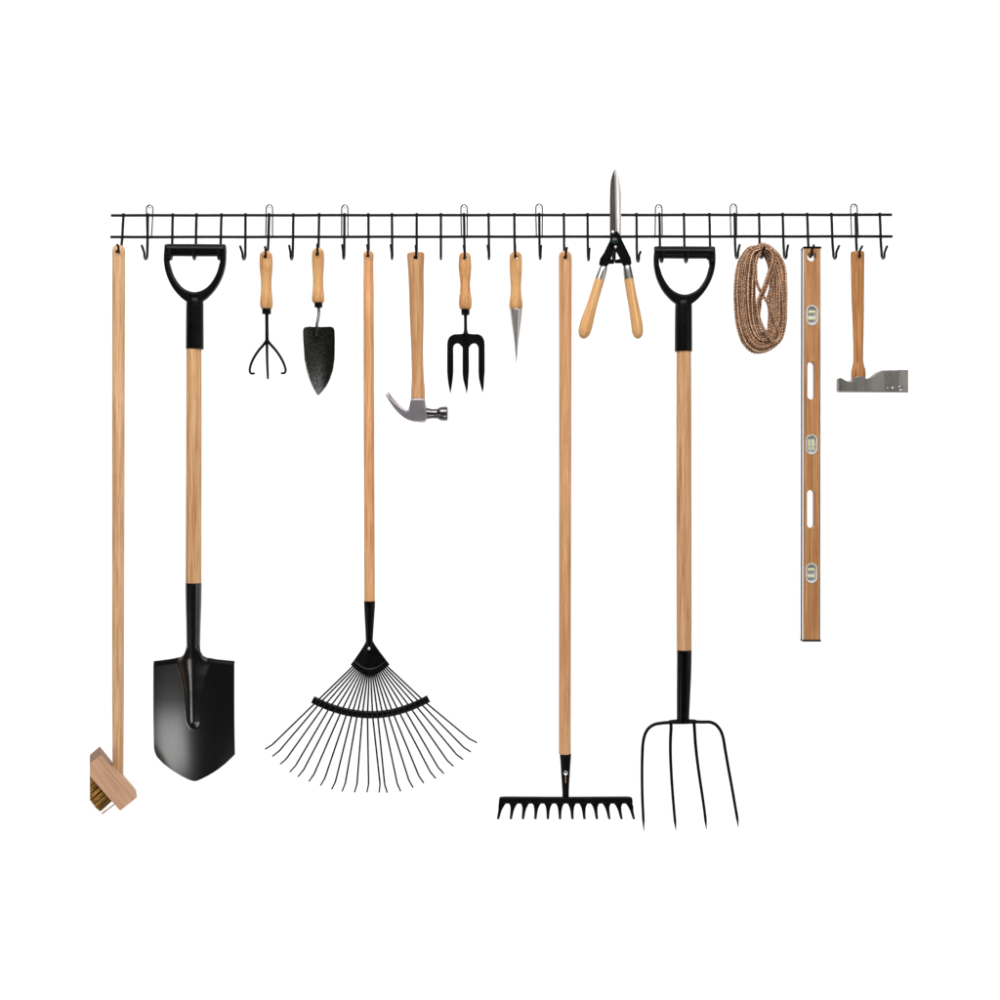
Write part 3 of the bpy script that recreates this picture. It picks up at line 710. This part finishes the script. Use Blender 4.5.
# ------------------------------------------------------------------ pitchfork
REF = 0.0
pf = thing('pitchfork', 'pitchfork with four long slender black tines, wooden shaft and black D grip', 'pitchfork', T(684.8, 251.7))
d_grip(pf, 490.1, 2.3, True)
part('shaft', Shape().spindle([(683.9, 348, 7.2), (684, 420, 7.6), (684.1, 540, 7.6), (684.2, 649.9, 7.5)], 0.001), M['fork_wood'], pf)
part('socket', Shape().spindle([(684.4, 649.4, 7.0), (684.4, 650, 7.4), (684.2, 670, 7.3), (683.6, 695, 6.8), (683.0, 721, 6.2)], 0.001, 0.9, sub=4), M['lacquer'], pf)
q = catmull([(667.6, 722.6, 1.2), (669.5, 722.2, 2.0), (674, 721.8, 2.3), (683, 721.7, 2.5), (691, 721.5, 2.3), (695.6, 721.6, 2.0), (697.6, 721.8, 1.2)], 4)
part('tine_base', Shape().spindle(q, 0.0, 1.3, sub=1, n=18), M['forged'], pf)
for pts in ([(672, 722.4), (662, 723), (654, 724.4), (648.2, 728), (644.4, 734), (642.4, 742), (641.5, 755), (641.2, 775), (641.6, 797), (642.6, 816), (643.4, 830)],
            [(670.8, 722.5), (671, 727), (670.2, 738), (669.8, 752), (670.2, 768), (671.2, 786), (673.4, 812), (675.3, 829)],
            [(694, 722.5), (694.3, 727), (695, 742), (696.4, 758), (698.4, 775), (701, 793), (703.6, 811), (705.7, 828)],
            [(692, 721.8), (703, 722), (710, 722), (715, 724), (719, 728.4), (721.8, 735), (724, 748), (727, 766), (730.6, 786), (733.4, 802), (736, 816), (737.6, 826.6)]):
    q = catmull(pts, 6); n = len(q)
    sag = lambda t: 0.006 - 0.022 * math.sin(t * math.pi * 0.9) * t
    part('tine', Shape().tube([T(a, b, 0.0 + (sag(i / n) - 0.006)) for i, (a, b) in enumerate(q)], [(0.0035 - 0.0007 * i / n) * (1 if i < n * 0.9 else max(0.12, (n - i) / (n * 0.1))) for i in range(n)], 10), M['forged'], pf)

# ------------------------------------------------------------------ coiled rope: one continuous laid rope
rope = thing('rope_coil', 'oval coil of brown twisted rope hanging on a hook', 'rope', T(761.4, 250))
LOOPS_R = []
rr = random.Random(5)
OUT = [(762, 243.9, .42), (772, 247.8, .6), (779.8, 256.2, .75), (785.0, 268.8, .85), (786.2, 285, .85), (786.2, 303, .85), (785.2, 326, .85), (781, 340, .8), (772.6, 349, .9), (763.8, 352.9, 1.0),
       (755.8, 353.2, 1.05), (749.6, 350.6, 1.05), (742, 341.8, 1.05), (736.8, 325, 1.0), (734.8, 303, 1.0), (734.9, 285, 1.0), (736.4, 270, 1.0), (740.5, 257, .85), (749, 247.6, .6)]
NO = len(OUT)
def inset(i, d):
    a, b = OUT[i - 1], OUT[(i + 1) % NO]
    dx, dy = b[0] - a[0], b[1] - a[1]; L = math.hypot(dx, dy)
    return OUT[i][0] - dy / L * d * OUT[i][2], OUT[i][1] + dx / L * d * OUT[i][2]
for k, yy in ((0, .010), (1, .013), (2, .011), (3, .013), (4, .009), (1, .004), (2, .005), (0, -.007), (3, .004), (1, -.009), (2, -.008), (3, -.011), (4, -.008), (5, -.005)):
    ph = rr.uniform(0, 6.28); L = []
    for i in range(NO):
        d = 1.7 + 3.55 * k + 0.6 * math.sin(ph + i * 0.55) * (1 if k else 0.15) + rr.uniform(-.25, .25) * (1 if k else 0.4)
        x, y = inset(i, max(1.65, d))
        L.append((x, y, yy * (0.75 if i in (0, 1, NO - 1) else 1) + 0.0022 * math.sin(ph * 2 + i * 0.8)))
    LOOPS_R.append(L)
# turns that cross the middle of the coil in front
LOOPS_R.append([(763, 252, -.010), (756.8, 257, -.016), (754, 266, -.017), (753.8, 277, -.018), (755.6, 287, -.019), (759.8, 295.6, -.020), (764.8, 303, -.019), (768.6, 311, -.018), (772, 319, -.016), (776, 328, -.014), (778.6, 334, -.012),
                (777, 340.4, -.010), (771, 342, -.009), (766.8, 337, -.010), (767.6, 329, -.012), (768.2, 319, -.013), (767.6, 309, -.014), (766, 302, -.014), (768, 294, -.013), (771, 284, -.012), (772, 270, -.011), (770, 258, -.011), (766, 251.6, -.011)])
LOOPS_R.append([(765.2, 250.6, -.015), (768.8, 253, -.018), (770.7, 258.6, -.020), (769.6, 266, -.022), (766.2, 275, -.024), (762.6, 285, -.026), (759.6, 293, -.026), (756.2, 300.6, -.024), (755.4, 309, -.021), (756.8, 318, -.019), (761, 329, -.017), (767.8, 338, -.016), (774, 343.6, -.014),
                (780.4, 337, -.012), (782.4, 320, -.012), (781.6, 300, -.013), (779.6, 280, -.012), (775, 264, -.011)])
LOOPS_R.append([(x + (2.6 if i < 9 else 0.4), y + (1.0 if i > 8 else 0), z + 0.004) for i, (x, y, z) in enumerate(LOOPS_R[-1])])
path = []
for L in LOOPS_R: path += L
pts = catmull(path, 12)
W = [T(*p) for p in pts]
# even steps along the rope
res = [W[0]]; acc = 0; step = 0.0010
for a, b in zip(W, W[1:]):
    d = (b - a).length; t = step - acc
    while t <= d:
        res.append(a + (b - a) * (t / d)); t += step
    acc = (acc + d) % step if d else acc
sh = Shape(); n = 15; V = []; F = []; A = []; u = None; rad = 0.00325
for i, p in enumerate(res):
    t = (res[min(i + 1, len(res) - 1)] - res[max(i - 1, 0)]).normalized()
    if u is None: u = t.orthogonal()
    u = (u - t * u.dot(t)).normalized(); w = t.cross(u)
    s = i * step; tw = s * 2 * math.pi / 0.019
    for k in range(n):
        a = 2 * math.pi * k / n
        lobe = abs(math.cos(1.5 * (a - tw)))
        r = rad * (0.70 + 0.36 * lobe)
        V.append(p + u * r * math.cos(a) + w * r * math.sin(a))
        A.append((s * 330 + 1.5 * math.cos(a - tw), 1.5 * math.sin(a - tw) + s * 40, s * 200, math.cos(2 * a - s * 1050) * math.cos(2 * a + s * 1050 + 0.7)))
for i in range(len(res) - 1):
    for k in range(n): F.append((i * n + k, i * n + (k + 1) % n, (i + 1) * n + (k + 1) % n, (i + 1) * n + k))
F.append(tuple(range(n))); F.append(tuple((len(res) - 1) * n + k for k in range(n)))
sh.add(V, F); sh.attr = A
part('rope', sh, M['rope'], rope, angle=180)

# ------------------------------------------------------------------ spirit level
REF = -0.012
lev = thing('spirit_level', 'long brown wooden spirit level with three vials and two hand slots, hanging upright', 'spirit level', T(811.6, 256.6))
def stadium(cx, cy, hw, hh, n=12):
    a = []
    for k in range(n + 1):
        t = math.pi * k / n; a.append((cx + hw * math.cos(t), cy - (hh - hw) - hw * math.sin(t)))
    for k in range(n + 1):
        t = math.pi + math.pi * k / n; a.append((cx + hw * math.cos(t), cy + (hh - hw) - hw * math.sin(t)))
    return a
YF, YB = -0.013, 0.0075
VI = [(812.0, 315.3, 'h'), (811.5, 444.5, 'v'), (811.4, 573.1, 'h')]
sp = [[(804.1, 248.6), (819.9, 248.6), (819.5, 640), (803.7, 640)], stadium(811.7, 256.7, 4.55, 4.56), stadium(811.4, 380.5, 4.0, 19.0), stadium(811.1, 509.0, 4.0, 19.2)] + [stadium(a, b, 5.7, 10.1) for a, b, _ in VI]
part('body', Shape().prism(sp, YF, YB, 0.0005, res=1), M['level_wood'], lev)
for xa, xb, w in ((803.5, 803.1, 0.6), (819.9, 819.5, 0.7)):
    sh = Shape()
    for y0, y1, mi in ((YF, YF + 0.0088, 0), (YF + 0.0089, YB, 1)):
        V = [T(x, p, y) for y in (y0, y1) for x, p in ((xa, 248.4), (xa + w, 248.4), (xb + w, 640.2), (xb, 640.2))]
        sh.add(V, [(0, 1, 2, 3), (4, 7, 6, 5), (0, 4, 5, 1), (1, 5, 6, 2), (2, 6, 7, 3), (3, 7, 4, 0)], mi)
    part('edge_strip', sh, [M['alu'], M['matt']], lev)
for (x0, x1, y0, y1) in ((803.2, 821.2, 246.6, 248.5), (802.6, 820.9, 639.7, 641.6)):
    part('end_cap', Shape().prism([[(x0 + .4, y0), (x1 - .4, y0), (x1, y0 + .5), (x1, y1), (x0, y1), (x0, y0 + .5)]], YF - 0.001, YB + 0.001, 0.0004), M['black'], lev)
for cx, cy, kind in VI:
    rim = part('vial_window', Shape().prism([stadium(cx, cy, 5.75, 10.15), stadium(cx, cy, 4.7, 9.1)], YF - 0.0012, YB + .001, 0.0005, 0).prism([stadium(cx, cy, 4.75, 9.15)], YF + 0.006, YF + 0.010, 0.0, 1), [M['vial_rim'], M['vial_plate']], lev)
    for s in (-1, 1):
        sh = Shape(); yv = YF + 0.0038
        if kind == 'h':
            yy = cy + s * 3.3
            sh.spindle([(cx - 3.5, yy, 0.8), (cx - 3.3, yy, 1.55), (cx, yy, 1.7), (cx + 2.9, yy, 1.55), (cx + 3.1, yy, 0.8)], yv, 1, n=16, sub=2)
            for q in (-1.3, 0.9): sh.spindle([(cx + q - .18, yy, 1.74), (cx + q + .18, yy, 1.74)], yv, 1, n=16, sub=1, mi=1)
        else:
            xx = cx + s * 2.1 - 0.3
            sh.spindle([(xx, cy - 5.6, 0.6), (xx, cy - 5.3, 1.15), (xx, cy, 1.3), (xx, cy + 5.3, 1.15), (xx, cy + 5.6, 0.6)], yv, 1, n=16, sub=2)
            for q in (-2.1, 1.9): sh.spindle([(xx, cy + q - .2, 1.34), (xx, cy + q + .2, 1.34)], yv, 1, n=16, sub=1, mi=1)
        part('vial', sh, [M['vial'], M['vial_mark']], rim)

# ------------------------------------------------------------------ hatchet
REF = -0.004
hat = thing('hatchet', 'hatchet with square grey steel blade hanging down from a brown handle at the right end', 'hatchet', T(858.6, 256.8))
rod = [(858.1, 251.4, 5.6), (858.1, 251.7, 6.5), (858.1, 254, 6.75), (858.2, 272, 6.5), (858.3, 295, 6.2), (858.6, 312, 5.8), (858.8, 336, 5.2), (858.8, 350, 4.9), (858.8, 360, 4.9), (858.9, 366, 5.9), (859, 370, 6.9), (859, 374, 7.2), (858.9, 380, 6.6)]
part('handle', Shape().spindle(rod, 0.0, 0.82, sub=6), M['hatchet_wood'], hat, hole(858.7, 256.7, 1.75))
topH = [(838.0, 379.2), (838.6, 378.3), (840.2, 378.4), (844.0, 380.6), (848, 381.7), (851, 380.8), (852.8, 378.8), (855, 376.8), (857.6, 376.3), (861, 377.0), (864.4, 378.6), (867.4, 378.6), (870.4, 377.6), (873.6, 375.0), (877.0, 372.4), (880.4, 370.9), (884, 370.3), (890, 370.0), (908.8, 369.7)]
topH = [(x, y) for x, y in catmull(topH, 5)]
botH = [(838.0, 390.4), (838.8, 391.6), (841, 391.8), (880, 392.1), (908.8, 392.3)]
def hth(px): return lerp_table([(838, 0.0075), (841, 0.0128), (856, 0.0128), (870, 0.0105), (884, 0.0055), (899, 0.0042), (908.8, 0.0004)], px)
def hat_fn(u, v):
    px = 838 + 70.8 * u
    t, b = lerp_table(topH, px), lerp_table(botH, px)
    e = min(v, 1 - v) * (b - t)
    return px, t + (b - t) * v, -hth(px) + 0.0012 * (1 - sstep(0, 0.7, e))
hm = Shape().sheet(hat_fn, 142, 40, lambda u, v: 2 * abs(hat_fn(u, v)[2]))
hl = Shape()
hl.pin(887.8, 387.6, 1.1, -0.03, 0.03).pin(893.0, 387.6, 1.35, -0.03, 0.03).pin(900.7, 387.9, 2.3, -0.03, 0.03)
head = part('axe_head', hm, M['steel_axe'], hat, hl)
sh = Shape()
sh.pin(900.7, 387.9, 1.3, -0.0044, 0.0044, 20)
a = math.radians(50)
q = [(900.7 + 2.25 * c * math.cos(a) - 0.28 * s * math.sin(a), 387.9 - 2.25 * c * math.sin(a) - 0.28 * s * math.cos(a)) for c, s in ((-1, -1), (1, -1), (1, 1), (-1, 1))]
sh.prism([q], -0.0035, 0.0035, 0.0)
part('rivet', sh, M['steel_axe'], head)

# ------------------------------------------------------------------ camera
cam = bpy.data.cameras.new('camera'); co = bpy.data.objects.new('camera', cam); COL.objects.link(co)
co.location = (0, -D, Z0); co.rotation_euler = (R(90), 0, 0)
cam.sensor_width = 36; cam.lens = 36 * D / (1000 * S); cam.clip_start = 0.05; cam.clip_end = 100
scene.camera = co

# ------------------------------------------------------------------ studio light: soft boxes in front of the wall
w = bpy.data.worlds.new('World'); scene.world = w; w.use_nodes = True
w.node_tree.nodes['Background'].inputs[0].default_value = (1, 1, 1, 1)
w.node_tree.nodes['Background'].inputs[1].default_value = 0.06
def softbox(name, loc, target, sx, sy, power, col=(1, 1, 1)):
    l = bpy.data.lights.new(name, 'AREA'); l.shape = 'RECTANGLE'; l.size = sx; l.size_y = sy; l.energy = power; l.color = col
    o = bpy.data.objects.new(name, l); COL.objects.link(o); o.location = loc
    o.rotation_euler = (Vector(target) - Vector(loc)).to_track_quat('-Z', 'Y').to_euler()
    return o
K = 0.282
softbox('softbox', (-0.9, -2.2, 3.7), (0, 0, 0.9), 1.8, 1.3, 300 * K)
softbox('softbox', (0.9, -2.2, 3.7), (0, 0, 0.9), 1.8, 1.3, 240 * K)
softbox('softbox', (0.5, -2.3, -1.3), (0, 0, 1.1), 2.2, 1.0, 110 * K)
softbox('softbox', (-2.7, -2.2, -0.35), (-0.4, 0, 0.7), 1.2, 0.9, 80 * K)
softbox('softbox', (3.2, -1.9, 1.2), (0.2, 0, 1.1), 1.4, 2.2, 80 * K)
softbox('backdrop_light', (0, 1.6, 1.2), (0, 0, 1.2), 6.0, 6.0, 162)  # unseen lamp added behind the sheet to turn it shadowless white

vs = scene.view_settings
scene.display_settings.display_device = 'sRGB'
vs.view_transform = 'Standard'; vs.look = 'None'; vs.exposure = 0; vs.gamma = 1; vs.use_curve_mapping = False
scene.cycles.max_bounces = 6
